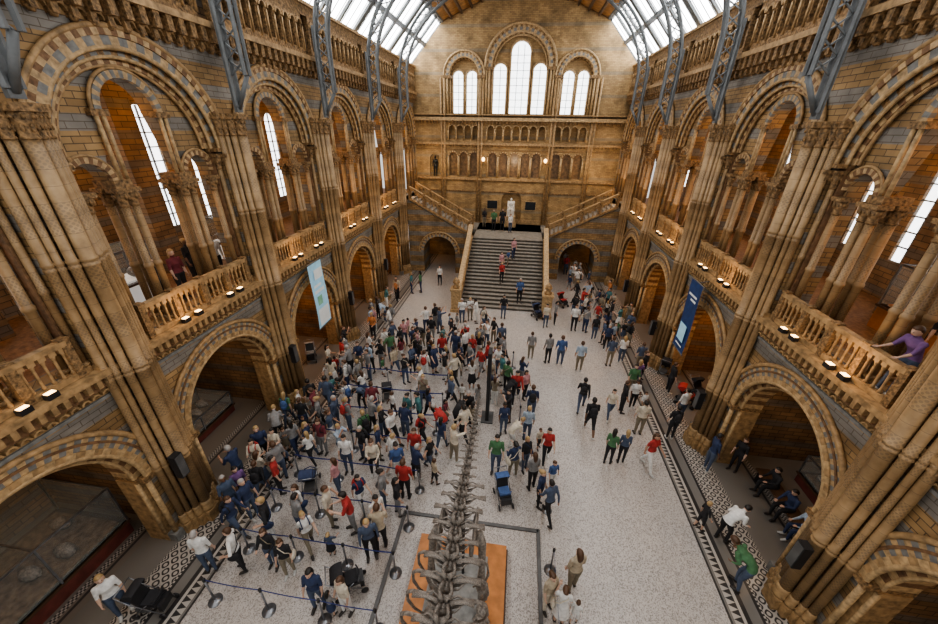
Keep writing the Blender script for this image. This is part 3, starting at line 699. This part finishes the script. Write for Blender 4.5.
man=[(213,571,'s','W','D',200,dict(hair='g')),(291,574,'f','K','H',20,dict(bag='S')),(320,606,'f','N','D',10,{}),(333,614,'d','G','N',160,{}),(348,612,'f','C','W',-20,dict(hair='b')),
(126,612,'f','W','D',60,dict(hair='y')),(240,533,'w','N','D',90,dict(bag='K')),(303,533,'l','G','D',150,{}),(333,524,'h','C','H',100,{}),(354,530,'p','R','G',-60,{}),(372,556,'l','D','K',30,{}),
(340,492,'f','P','D',-90,{}),(350,472,'s','W','D',10,{}),(282,492,'s','R','K',120,{}),(265,498,'w','K','D',200,dict(bag='K')),(255,517,'s','N','D',80,{}),(226,512,'s','D','D',60,{}),(240,500,'f','U','K',60,{}),
(546,608,'f','Y','C',30,dict(hair='b',skin=0)),(558,622,'k','W','W',170,dict(hair='b',bag='S',skin=0)),(571,588,'f','Y','H',200,dict(hair='b',skin=0)),(573,622,'c','W','W',150,dict(hair='b',skin=0)),
(495,472,'s','E','D',0,{}),(547,519,'w','D','K',210,dict(hair='k')),(538,505,'f','N','K',60,{}),(551,486,'c','B','W',20,{}),(531,488,'f','G','K',200,{}),
(545,462,'g','R','K',0,{}),(524,470,'f','K','D',30,dict(bag='S')),(526,440,'s','L','D',180,{}),(515,402,'w','R','K',0,{}),(530,418,'s','N','D',180,dict(bag='K')),(524,398,'f','P','K',40,{}),
(530,359,'s','G','H',180,{}),(547,363,'s','G','K',200,dict(hair='k')),(559,365,'s','B','D',180,dict(hair='b')),(578,371,'s','L','H',180,{}),(545,327,'f','C','D',0,{}),(554,325,'s','G','K',90,{}),
(580,410,'w','K','D',170,dict(hair='k',bag='K')),(588,433,'x','K','K',180,dict(hair='k',bag='K')),(607,463,'f','E','K',150,{}),(620,462,'f','D','K',170,dict(hair='y')),(637,434,'s','C','H',180,{}),(608,418,'g','C','D',0,{}),(620,412,'s','K','K',90,{}),(646,468,'g','R','W',30,dict(hair='b')),(631,408,'f','W','K',0,{}),(641,412,'c','W','H',20,{}),
(608,366,'s','D','H',180,{}),(620,362,'f','W','D',180,{}),(605,350,'s','N','K',0,{}),(593,340,'f','K','D',0,{}),(573,330,'s','W','K',0,{}),(585,325,'f','N','D',90,{}),(629,395,'s','E','H',0,{}),(640,380,'f','K','K',40,{}),(655,372,'s','D','H',180,{}),(667,392,'s','K','K',90,{}),(678,420,'s','W','D',200,{}),(683,440,'s','K','K',180,dict(bag='K')),
(462,322,'s','W','D',10,{}),(470,320,'f','W','H',10,{}),(412,293,'f','T','N',90,{}),(421,292,'f','E','N',-90,{}),(386,299,'s','Y','K',0,{}),(395,300,'f','O','K',60,{}),(405,345,'f','P','D',0,{}),(414,352,'f','N','K',30,{}),(432,342,'s','K','G',0,{}),(465,345,'g','W','D',0,{}),
(385,505,'f','G','D',100,{}),(399,478,'f','B','W',30,{}),(416,462,'s','R','D',0,{}),(406,498,'s','R','K',180,{}),(382,548,'p','Y','K',200,{}),
(705,470,'s','N','D',90,{}),(732,470,'f','K','K',-60,{}),(698,528,'c','K','K',90,{}),(718,540,'n','W','K',110,dict(hair='k')),
(756,592,'n','E','D',-140,dict(hair='b')),(360,332,'s','L','D',90,{}),(372,330,'f','P','W',0,{}),(352,322,'f','O','K',0,{}),(440,285,'f','W','K',0,{}),
(480,352,'s','G','H',0,{}),(472,362,'f','R','D',0,{}),(503,318,'s','K','D',0,{})]
for u,v,var,t,b,fc,k in man: pp(u,v,var,t,b,fc,**k)
STR=[(503,500,'B',20),(352,588,'K',120),(158,608,'K',100),(562,306,'R',40),(684,404,'R',60),(312,360,'G',30),(388,397,'K',200),(537,318,'N',30),(697,398,'K',20),(664,372,'K',150),(312,486,'N',200)]
for u,v,c,rot in STR: x,y=fp(u,v); obst.append((x,y,.8))
for y in PY:
    for s in(-1,1): obst.append((s*8.3,y,1.15))
obst.append((.05,11.7,.8))
def inside(x,y,poly):
    c=False;n=len(poly)
    for i in range(n):
        x1,y1=poly[i];x2,y2=poly[(i+1)%n]
        if (y1>y)!=(y2>y) and x<(x2-x1)*(y-y1)/(y2-y1)+x1: c=not c
    return c
ROWS=[4.0,5.3,6.6,7.9,9.2,10.5,11.8,13.1]
posts=[]
for i,y in enumerate(ROWS):
    for x in(-6.3,-4.8,-3.3,-1.9): posts.append((x,y))
R2=[(2.35,4.0),(2.35,6.0),(2.35,7.8),(1.6,9.5),(1.4,11.5),(1.2,13.5),(1.0,15.5)]
def zone(px,n,tops='WWWKKKNNNGRTPEYLDGKNWCOUMKGDHGC',bots='KDDNGHKDHWKD',vs='sswxlphnffggkqqrccd',faces=None,md=.48,xm=7.95):
    poly=[fp(*p) for p in px]; xs=[p[0] for p in poly]; ys=[p[1] for p in poly]; got=0;tr=0
    while got<n and tr<9000:
        tr+=1; x=min(xs)+R()*(max(xs)-min(xs)); y=min(ys)+R()*(max(ys)-min(ys))
        if not inside(x,y,poly) or abs(x)>xm: continue
        if abs(x)<2.3 and y<7.3: continue
        if any((x-a)**2+(y-b)**2<md*md for a,b,z in placed): continue
        if any((x-a)**2+(y-b)**2<r*r for a,b,r in obst): continue
        if any((x-a)**2+(y-b)**2<.15 for a,b in posts+R2): continue
        if min(abs(y-r) for r in ROWS)<.2 and -6.4<x<-1.8: continue
        v=random.choice(vs); q=R(); person(x,y,v,random.choice(tops),random.choice(bots),random.choice(faces) if faces else random.randint(0,359),bag=(random.choice('KNRGB') if q<.24 else 'S' if q<.5 else None) if v in'sfhqg' else None); got+=1
zone([(400,345),(485,340),(500,400),(475,430),(450,480),(405,505),(340,492),(345,400),(365,360)],84)
zone([(295,335),(345,335),(365,400),(335,440),(305,500),(225,520),(205,480),(268,430),(293,390)],66)
zone([(390,325),(490,322),(488,342),(385,345)],12)
zone([(485,340),(512,350),(535,430),(550,490),(520,495),(490,430)],15)
zone([(560,300),(615,300),(640,335),(690,385),(690,402),(640,395),(600,345),(560,320)],30)
zone([(562,268),(592,268),(594,290),(560,292)],10)
zone([(345,305),(395,300),(385,340),(350,345)],5)
zone([(215,515),(400,505),(395,560),(240,575)],9)
def stairz(y): return 3.3*(math.floor((y-22.2)/.31)+1)/NS
for x,y,v,t,b in((-.25,25.0,'f','P','D'),(.2,25.7,'c','B','H'),(.55,26.3,'f','P','N'),(-.15,24.2,'f','R','K'),(1.2,22.8,'s','B','K')):
    person(x,y,v,t,b,random.randint(0,40),z=stairz(y),group='visitors on the stairs')
for x,y,v,t,b in((-1.3,30.5,'s','E','K'),(-.6,31.0,'s','K','K'),(.1,30.2,'f','W','D'),(-2.2,31.5,'f','K','H')):
    person(x,y,v,t,b,random.randint(0,60),z=3.3,group='visitors on the landing')
for x,y,v,t,b,fc in((9.05,7.45,'b','U','D',-90),(10.4,8.9,'s','K','K',-60),(-10.3,10.4,'f','K','K',90),(-9.75,9.3,'f','M','K',80),(-9.75,8.6,'f','K','K',60),(-9.8,10.9,'l','W','K',60)):
    person(x,y,v,t,b,fc,z=5.95,group='visitors in the gallery')
# ------------------------------------------------ barriers
mb=MB(); mb.lathe(0,0,[(.17,0),(.17,.02),(.05,.05),(.03,.07)],14); sb=mb.mesh('b',[M_steel])
mb=MB(); mb.lathe(0,0,[(.026,.05),(.026,.92)],10); sp_=mb.mesh('p',[M_steel])
mb=MB(); mb.lathe(0,0,[(.035,.9),(.04,.92),(.04,1.0),(.03,1.02)],10); sh_=mb.mesh('h',[M_black])
def stanchion(x,y,to=None):
    e=ob('barrier_post',None,(x,y,0),label='steel queue barrier post with retractable blue belt',cat='queue barrier',group='queue barrier posts')
    ob('base',sb,parent=e); ob('pole',sp_,parent=e); ob('belt_head',sh_,parent=e)
    if to:
        dx,dy=to[0]-x,to[1]-y; mb=MB(); pts=[]
        for i in range(7):
            t=i/6; zz=.97-.05*math.sin(pi*t); pts.append((dx*t,dy*t,zz))
        vs=[];fs=[]
        for p in pts: vs+=[(p[0],p[1],p[2]-.03),(p[0],p[1],p[2]+.03)]
        for i in range(6): fs.append((2*i,2*i+2,2*i+3,2*i+1))
        mb.add(vs,fs); ob('belt',mb.mesh('belt',[M_belt],False),parent=e)
for i,(x,y) in enumerate(posts):
    k=i%4; stanchion(x,y,posts[i+1] if k<3 else None)
for i,p in enumerate(R2): stanchion(p[0],p[1],R2[i+1] if i+1<len(R2) and i not in(1,2) else None)
e=ob('totem_sign',None,(.05,11.7,0),label='tall slim black upright sign seen edge-on',cat='sign')
mb=MB(); mb.box(-.07,.07,-.25,.25,0.06,3.4); ob('panel',mb.mesh('p',[M_black]),parent=e)
mb=MB(); mb.box(-.25,.25,-.35,.35,0,.06); ob('foot',mb.mesh('p',[M_lead]),parent=e)
# ------------------------------------------------ dinosaur
XC=-.15; XS=-.03
e=ob('display_plinth',None,(XC,3.5,0),label='long varnished orange-brown wooden plinth under the skeleton',cat='plinth')
mb=MB(); mb.box(-1.25,1.25,-4.5,2.8,.06,.32); ob('top',mb.mesh('pl',[M_orange]),parent=e)
mb=MB(); mb.box(-1.3,1.3,-4.5,2.85,0,.06); ob('kick_board',mb.mesh('pl',[M_darkwood]),parent=e)
e=ob('gravel_bed',None,(XC,3.3,.32),label='grey rocky base slab between the skeleton legs',cat='display base')
mb=MB(); mb.box(-.75,.75,-4.3,2.6,0,.05); ob('slab',mb.mesh('pl',[M_grey]),parent=e)
mb=MB()
for x in(-2.15,2.05): mb.box(x-.05,x+.05,-2,7.1,0,.05)
mb.box(-2.15,2.05,7.0,7.1,0,.05)
ob('floor_kerb',mb.mesh('k',[M_lead]),label='low dark metal kerb framing the skeleton display',cat='kerb')
sk=ob('dinosaur_skeleton',None,(XS,3.5,.37),label='long grey-brown sauropod skeleton mounted on a wooden plinth',cat='dinosaur skeleton')
def vert_mesh(big,seed=0):
    rr=random.Random(seed); j=lambda a:a*(.85+.3*rr.random())
    mb=MB(); mb.lathe(0,0,[(.1,-.5),(.46,-.45),(.3,0),(.46,.45),(.1,.5)],12)
    mb.v=[(x,z,y) for x,y,z in mb.v]
    for s in(-1,1):
        mb.tube([(s*.1,.05,.3),(s*.16,0,.8),(s*.26,-.02,j(1.3))],[.17,.1,.15],8)
        if big:
            mb.tube([(s*.2,0,.3),(s*.7,j(.07),.55),(s*1.3,j(.14),.55),(s*j(1.95),.26,.35)],[.24,.13,.14,.26],8,flat=.45)
            mb.tube([(s*.3,.2,.5),(s*.8,j(.45),.55),(s*1.25,.3,.5)],[.1,.07,.06],6)
            mb.tube([(s*.3,0,-.1),(s*.85,.1,.05),(s*1.3,.12,.45)],[.11,.07,.06],6)
            mb.tube([(s*.28,-.3,.1),(s*.75,-.3,.25),(s*1.05,-.1,.5)],[.1,.06,.05],6)
        else:
            mb.tube([(s*.2,0,.2),(s*.7,.1,.35),(s*j(1.2),.2,.2)],[.25,.15,.1],8,flat=.5)
        mb.tube([(s*.2,-.1,.5),(s*.36,-.5,.72),(s*.4,-.72,.68)],[.14,.1,.08],6)
        mb.tube([(s*.2,.2,.5),(s*.42,.5,.75)],[.13,.11],6)
    mb.ell((0,0,.35),(.28,.36,.2),8,6)
    return mb.mesh('vertebra',[M_bone])
VMB=[vert_mesh(True,i) for i in range(5)]; VMS=[vert_mesh(False,i) for i in range(3)]
def spz(y): return 3.55+.35*math.sin((y-1)/3.2) if y<5.5 else 3.9-(y-5.5)*.02
y=-1.0; vi=0
while y<8.6:
    s_=.275 if y<4.4 else max(.045,.275*(1-(y-4.4)/4.9)**.85)
    o=ob('vertebra',(VMB if y<5.3 else VMS)[vi%5 if y<5.3 else vi%3],(0,y-3.5,spz(y)-.37),0,s_,parent=sk); vi+=1
    if 5<y<8:
        mb=MB(); mb.tube([(0,0,-.1),(0,.1,-.1-s_*1.2)],[s_*.3,s_*.12],6); ob('chevron',mb.mesh('c',[M_bone]),(0,y-3.5,spz(y)-.37),parent=sk)
    y+=s_*1.15
y=-.6
while y<4.0:
    w=.64+.1*math.sin((y+.6)/4.6*pi)
    for s in(-1,1):
        mb=MB(); mb.tube([(s*.2,-.04,.1),(s*w*.5,.0,.13),(s*w*.85,.04,.05),(s*w*1.02,.1,-.15),(s*w*1.08,.18,-.6),(s*w*.98,.28,-1.1),(s*w*.6,.34,-1.5)],[.04,.032,.036,.038,.034,.028,.018],8,flat=.6)
        ob('rib',mb.mesh('rib',[M_bone]),(0,y-3.5,spz(y)-.37),parent=sk)
    y+=.316
for s in(-1,1):
    mb=MB(); mb.ell((s*.36,1.1,3.35),(.05,.42,.17),12,8); mb.ell((s*.33,.72,3.2),(.05,.16,.22),10,6); mb.ell((s*.33,1.35,3.05),(.05,.14,.25),10,6); ob('pelvis',mb.mesh('p',[M_bone]),parent=sk)
    mb=MB(); mb.tube([(s*.42,1.05,3.15),(s*.52,1.0,2.95),(s*.55,.85,2.3),(s*.55,.8,1.75)],[.12,.09,.07,.11],10); ob('femur',mb.mesh('p',[M_bone]),parent=sk)
    mb=MB(); mb.tube([(s*.55,.8,1.7),(s*.55,.95,1.2),(s*.55,1.15,.4)],[.11,.065,.085],10); ob('tibia',mb.mesh('p',[M_bone]),parent=sk)
    mb=MB(); mb.tube([(s*.66,.85,1.65),(s*.67,1.2,.4)],[.04,.04],8); ob('fibula',mb.mesh('p',[M_bone]),parent=sk)
    mb=MB(); mb.ell((s*.6,1.05,.2),(.16,.16,.14),10,6)
    for k in range(5):
        a=(k-2)*.4; mb.tube([(s*.6,1.05,.18),(s*.6+math.sin(a)*.26,1.05-math.cos(a)*.28,.06)],[.055,.045],6)
    ob('foot_bone',mb.mesh('p',[M_bone]),parent=sk)
for yy in(-2.5,.1,1.9):
    mb=MB(); mb.tube([(0,yy,0),(0,yy,spz(yy+3.5)-.5)],.04,8); ob('support_rod',mb.mesh('p',[M_black]),parent=sk)
# ------------------------------------------------ pushchairs
def stroller_parts(c):
    P={}
    mb=MB()
    for s in(-1,1):
        mb.tube([(s*.24,.55,1.02),(s*.24,.3,.7),(s*.22,-.35,.15)],.014,6); mb.tube([(s*.24,.35,.12),(s*.24,.05,.5),(s*.24,-.1,.62)],.014,6)
    mb.tube([(-.24,.55,1.02),(.24,.55,1.02)],.018,6); mb.tube([(-.24,.35,.12),(.24,.35,.12)],.012,6); P['frame']=mb.mesh('f',[M_steel])
    mb=MB(); mb.box(-.2,.2,-.25,.15,.42,.5)
    mb.add([(-.2,.1,.45),(.2,.1,.45),(.2,.35,.95),(-.2,.35,.95),(-.2,.15,.42),(.2,.15,.42),(.2,.4,.93),(-.2,.4,.93)],[(0,1,2,3),(4,7,6,5),(0,4,5,1),(2,6,7,3),(0,3,7,4),(1,5,6,2)]); mb.box(-.18,.18,-.35,-.25,.2,.46); P['seat']=mb.mesh('s',[M_black])
    mb=MB(); n=8; vs=[]
    for i in range(n+1):
        a=pi*.12+pi*.5*i/n; vs+=[(-.22,.22+.27*math.cos(a)*1.0,.76+.27*math.sin(a)),(.22,.22+.27*math.cos(a),.76+.27*math.sin(a))]
    mb.add(vs,[(2*i,2*i+1,2*i+3,2*i+2) for i in range(n)],0,True)
    for k in(0,1): mb.add([(-.22+.44*k,.22,.76)]+[vs[2*i+k] for i in range(n+1)],[tuple(range(n+2))])
    P['canopy']=mb.mesh('c',[cm(c)],False)
    mb=MB(); mb.box(-.185,.185,-.2,.12,.5,.56); mb.tube([(-.2,-.2,.66),(0,-.28,.68),(.2,-.2,.66)],.02,6); P['cushion']=mb.mesh('q',[cm(c)])
    mb=MB(); mb.lathe(0,0,[(.09,-.02),(.1,-.015),(.1,.015),(.09,.02)],14); mb.v=[(z,x,y) for x,y,z in mb.v]; P['wheel']=mb.mesh('w',[M_black])
    mb=MB(); mb.box(-.17,.17,.05,.35,.16,.32); P['basket']=mb.mesh('b',[M_lead])
    return P
SP={c:stroller_parts(c) for c in'BKRGN'}
for u,v,c,rot in STR:
    x,y=fp(u,v); e=ob('pushchair',None,(x,y,0),math.radians(rot),.95,label='folding pushchair with %s fabric seat and hood'%PAL[c][0],cat='pushchair',group='pushchairs')
    for k in('frame','seat','canopy','basket','cushion'): ob(k,SP[c][k],parent=e)
    for sx in(-.24,.24):
        for sy in(-.34,.35): ob('wheel',SP[c]['wheel'],(sx,sy,.1),parent=e)
# ------------------------------------------------ side bay display cases
def case(x,y,sx,sy,h0,h1,z=0,inner=M_red,label='low glass display case with dark red base'):
    e=ob('display_case',None,(x,y,z),label=label,cat='display case',group='display cases')
    mb=MB(); mb.box(-sx,sx,-sy,sy,0,h0); mb.box(-sx-.05,sx+.05,-sy-.05,sy+.05,h0-.06,h0,1); mb.box(-sx+.12,sx-.12,-sy+.12,sy-.12,h0,h0+.06,2); ob('base',mb.mesh('b',[inner,M_darkwood,M_bed if inner is M_red else inner]),parent=e)
    mb=MB(); mb.box(-sx,sx,-sy,sy,h0+.05,h1); ob('glass',mb.mesh('g',[M_vit]),parent=e)
    mb=MB()
    for a in(-sx,sx):
        for b in(-sy,0,sy): mb.tube([(a,b,h0),(a,b,h1)],.03,4,0,False)
    mb.tube([(-sx,0,h1),(sx,0,h1)],.03,4,0,False)
    mb.tube([(-sx,-sy,h1),(sx,-sy,h1),(sx,sy,h1),(-sx,sy,h1),(-sx,-sy,h1)],.035,4,0,False)
    ob('frame',mb.mesh('f',[M_steel]),parent=e)
    for i in range(5):
        mb=MB(); mb.ell((0,0,0),(.16+.2*R(),.18,.12+.1*R()),10,6); mb.tube([(-.3,0,0),(0,.05,.1),(.3,0,-.02)],[.05,.1,.04],8); ob('specimen',mb.mesh('s',[M_bone]),((R()-.5)*sx,(i-2)*sy*.36,h0+.2),parent=e)
case(-11.3,3.6,1.2,1.7,.5,1.9)
case(-11.6,9.0,.8,1.5,.35,1.0)
case(11.9,8.9,.7,1.4,.4,1.2)
case(11.6,3.5,.8,1.6,.4,1.3)
case(-11.2,8.2,.5,1.3,.7,1.7,5.95,M_cream,'white display cabinet with glass top in the gallery')
case(-11.4,3.8,.5,1.2,.7,1.7,5.95,M_cream,'white display cabinet with glass top in the gallery')
case(11.8,9.8,.5,1.2,.7,1.9,5.95,M_orange,'wooden display cabinet with glass top in the gallery')
case(-11.4,14.2,.5,1.2,.7,1.7,5.95,M_cream,'white display cabinet with glass top in the gallery')
def bench(x,y,L):
    e=ob('bench',None,(x,y,0),label='long dark wooden bench in the side bay',cat='bench')
    mb=MB(); mb.box(-.22,.22,-L,L,.4,.46); ob('seat',mb.mesh('s',[M_darkwood]),parent=e)
    for a in(-L+.15,L-.15):
        mb=MB(); mb.box(-.18,.18,-.05,.05,0,.4); ob('leg',mb.mesh('l',[M_black]),(0,a,0),parent=e)
bench(9.95,8.7,1.5)
for y,t in((7.95,'L'),(8.7,'N'),(9.5,'K')): person(9.92,y,'t',t,'N' if t=='L' else 'K',-90+random.randint(-15,15),z=.0,hair='k',h=.97,group='visitors on the bench',skin=0)
# ------------------------------------------------ banners
def banner(x,y,z0,z1,w,cols,label,mats):
    e=ob('hanging_banner',None,(x,y,z0),label=label,cat='banner',group='hanging banners')
    n=10;mb=MB();vs=[]
    for i in range(n+1):
        t=i/n; xx=.03*math.sin(t*5); vs+=[(xx,-w,t*(z1-z0)),(xx,w,t*(z1-z0))]
    mb.add(vs,[(2*i,2*i+1,2*i+3,2*i+2) for i in range(n)],0,True)
    s=-1 if x>0 else 1
    for (a,b,c,d,m) in cols:
        zz=(c)*(z1-z0); z2=d*(z1-z0); mb.add([(s*.045,a*w,zz),(s*.045,b*w,zz),(s*.045,b*w,z2),(s*.045,a*w,z2)],[(0,1,2,3)],m)
    ob('cloth',mb.mesh('b',mats,False),parent=e)
    for zz in(0,z1-z0):
        mb=MB(); mb.tube([(0,-w-.05,zz),(0,w+.05,zz)],.03,6); ob('rod',mb.mesh('r',[M_lead]),parent=e)
    mb=MB(); mb.tube([(0,0,z1-z0),(-s*.45,0,z1-z0+.1)],.02,6); ob('bracket',mb.mesh('r',[M_lead]),parent=e)
bl=mat('banner_pale_blue',(.35,.60,.75),.7,var=.1,emit=.15); bw_=mat('banner_white',(.8,.85,.85),.7,var=.05); bn=mat('banner_navy',(.02,.05,.16),.7); bt=mat('banner_green',(.25,.5,.35),.7)
banner(-8.0,14.0,2.6,5.7,.55,[(-.8,.8,.04,.3,1),(-.6,.1,.36,.5,2),(-.8,.6,.55,.6,1),(-.8,.3,.64,.68,1),(-.5,.7,.75,.9,1)],'pale blue and white fabric banner hanging before an arch',(bl,bw_,bt))
banner(8.0,14.4,2.6,5.7,.5,[(-.7,.7,.8,.83,1),(-.7,.2,.74,.77,1),(-.6,.6,.15,.4,2),(-.7,.5,.08,.1,1)],'dark navy fabric banner with pale markings hanging before an arch',(bn,bw_,bl))
mb=MB(); mb.box(-.07,.07,-.1,.1,0,.12); lh=mb.mesh('h',[M_black]); mb=MB(); mb.box(-.055,.055,-.075,.075,.12,.135); ll=mb.mesh('l',[M_lamp])
for s in(-1,1):
    for k in range(5):
        c=BC[k+1]
        for d in(-1.0,-.55,.75,1.2):
            e=ob('gallery_spotlight',lh,(s*(W-.18),c+d,5.98),label='small glowing floodlight on the gallery ledge',cat='spotlight',group='gallery floodlights')
            ob('lens',ll,parent=e)
# statues & wall lamps
e=ob('marble_statue',None,(0,32.6,3.3),label='white marble seated statue on a stone pedestal at the landing',cat='statue')
mb=MB(); mb.box(-.45,.45,-.5,.5,0,.9); mb.box(-.52,.52,-.58,.58,0,.15); ob('pedestal',mb.mesh('p',[M_buff2]),parent=e)
mb=MB(); mb.box(-.32,.32,-.2,.35,.9,1.4); mb.box(-.32,.32,.25,.38,1.4,2.1); ob('chair',mb.mesh('p',[M_marble]),parent=e)
o=ob('figure',VAR['t'][0],(0,.02,.9),0,1.15,parent=e)
for sl in o.material_slots: sl.link='OBJECT'; sl.material=M_marble
e=ob('bronze_statue',VAR['l'][0],(-6.9,FW+.2,7.2),0,.95,label='dark bronze standing statue in a wall niche',cat='statue')
for sl in e.material_slots: sl.link='OBJECT'; sl.material=M_bronze
for x in(-2.6,2.6):
    e=ob('wall_lamp',None,(x,FW-.42,8.6),label='glowing lamp on a bracket on the end wall',cat='wall lamp',group='wall lamps')
    mb=MB(); mb.tube([(0,.38,-.2),(0,0,-.15),(0,0,0)],.03,6); ob('bracket',mb.mesh('b',[M_bronze]),parent=e)
    mb=MB(); mb.ell((0,0,.12),(.13,.13,.16),10,8); ob('globe',mb.mesh('g',[M_lamp]),parent=e)
for x in(-1.7,1.7):
    mb=MB(); mb.box(-.45,.45,-.04,0,0,.7); mb.box(-.5,.5,-.03,.0,-.05,.75,1); ob('wall_plaque',mb.mesh('p',[M_bronze,M_buff2]),(x,FW-.01,4.6),label='dark rectangular bronze plaque on the end wall',cat='plaque',group='wall plaques')
# ------------------------------------------------ light
def pt(x,y,z,e,col=(1,.5,.17),r=.25,t='POINT'):
    l=bpy.data.lights.new('lamp',t); l.energy=e; l.color=col; l.shadow_soft_size=r; o=bpy.data.objects.new('point_light',l); COL.objects.link(o); o.location=(x,y,z); return o
for s in(-1,1):
    for i,c in enumerate(BC[1:]):
        pt(s*10.6,c,12.2,170,r=.15)
        pt(s*11.8,c,9.0,40,(1,.74,.46),r=.4)  # added fill that lifts the gallery interiors, no fitting modelled
        pt(s*11,c,4.9,90 if c<12 else 240,(1,.70,.42) if c<12 else (1,.52,.2))  # added fill brightens the near side bays; farther ones follow their orange glow
        pt(s*(W-.5),c-.9,6.5,16,(1,.6,.28),.08)
        if i>2: pt(s*8.0,c,8.2,45,(1,.55,.2),.1)
for x in(-6.5,0,6.5): pt(x,31.5,8.5,80,(1,.74,.46),.3)
w=bpy.data.worlds.new('world'); scene.world=w; w.use_nodes=True
bg=w.node_tree.nodes['Background']; bg.inputs[0].default_value=(1,.975,.94,1); bg.inputs[1].default_value=.9
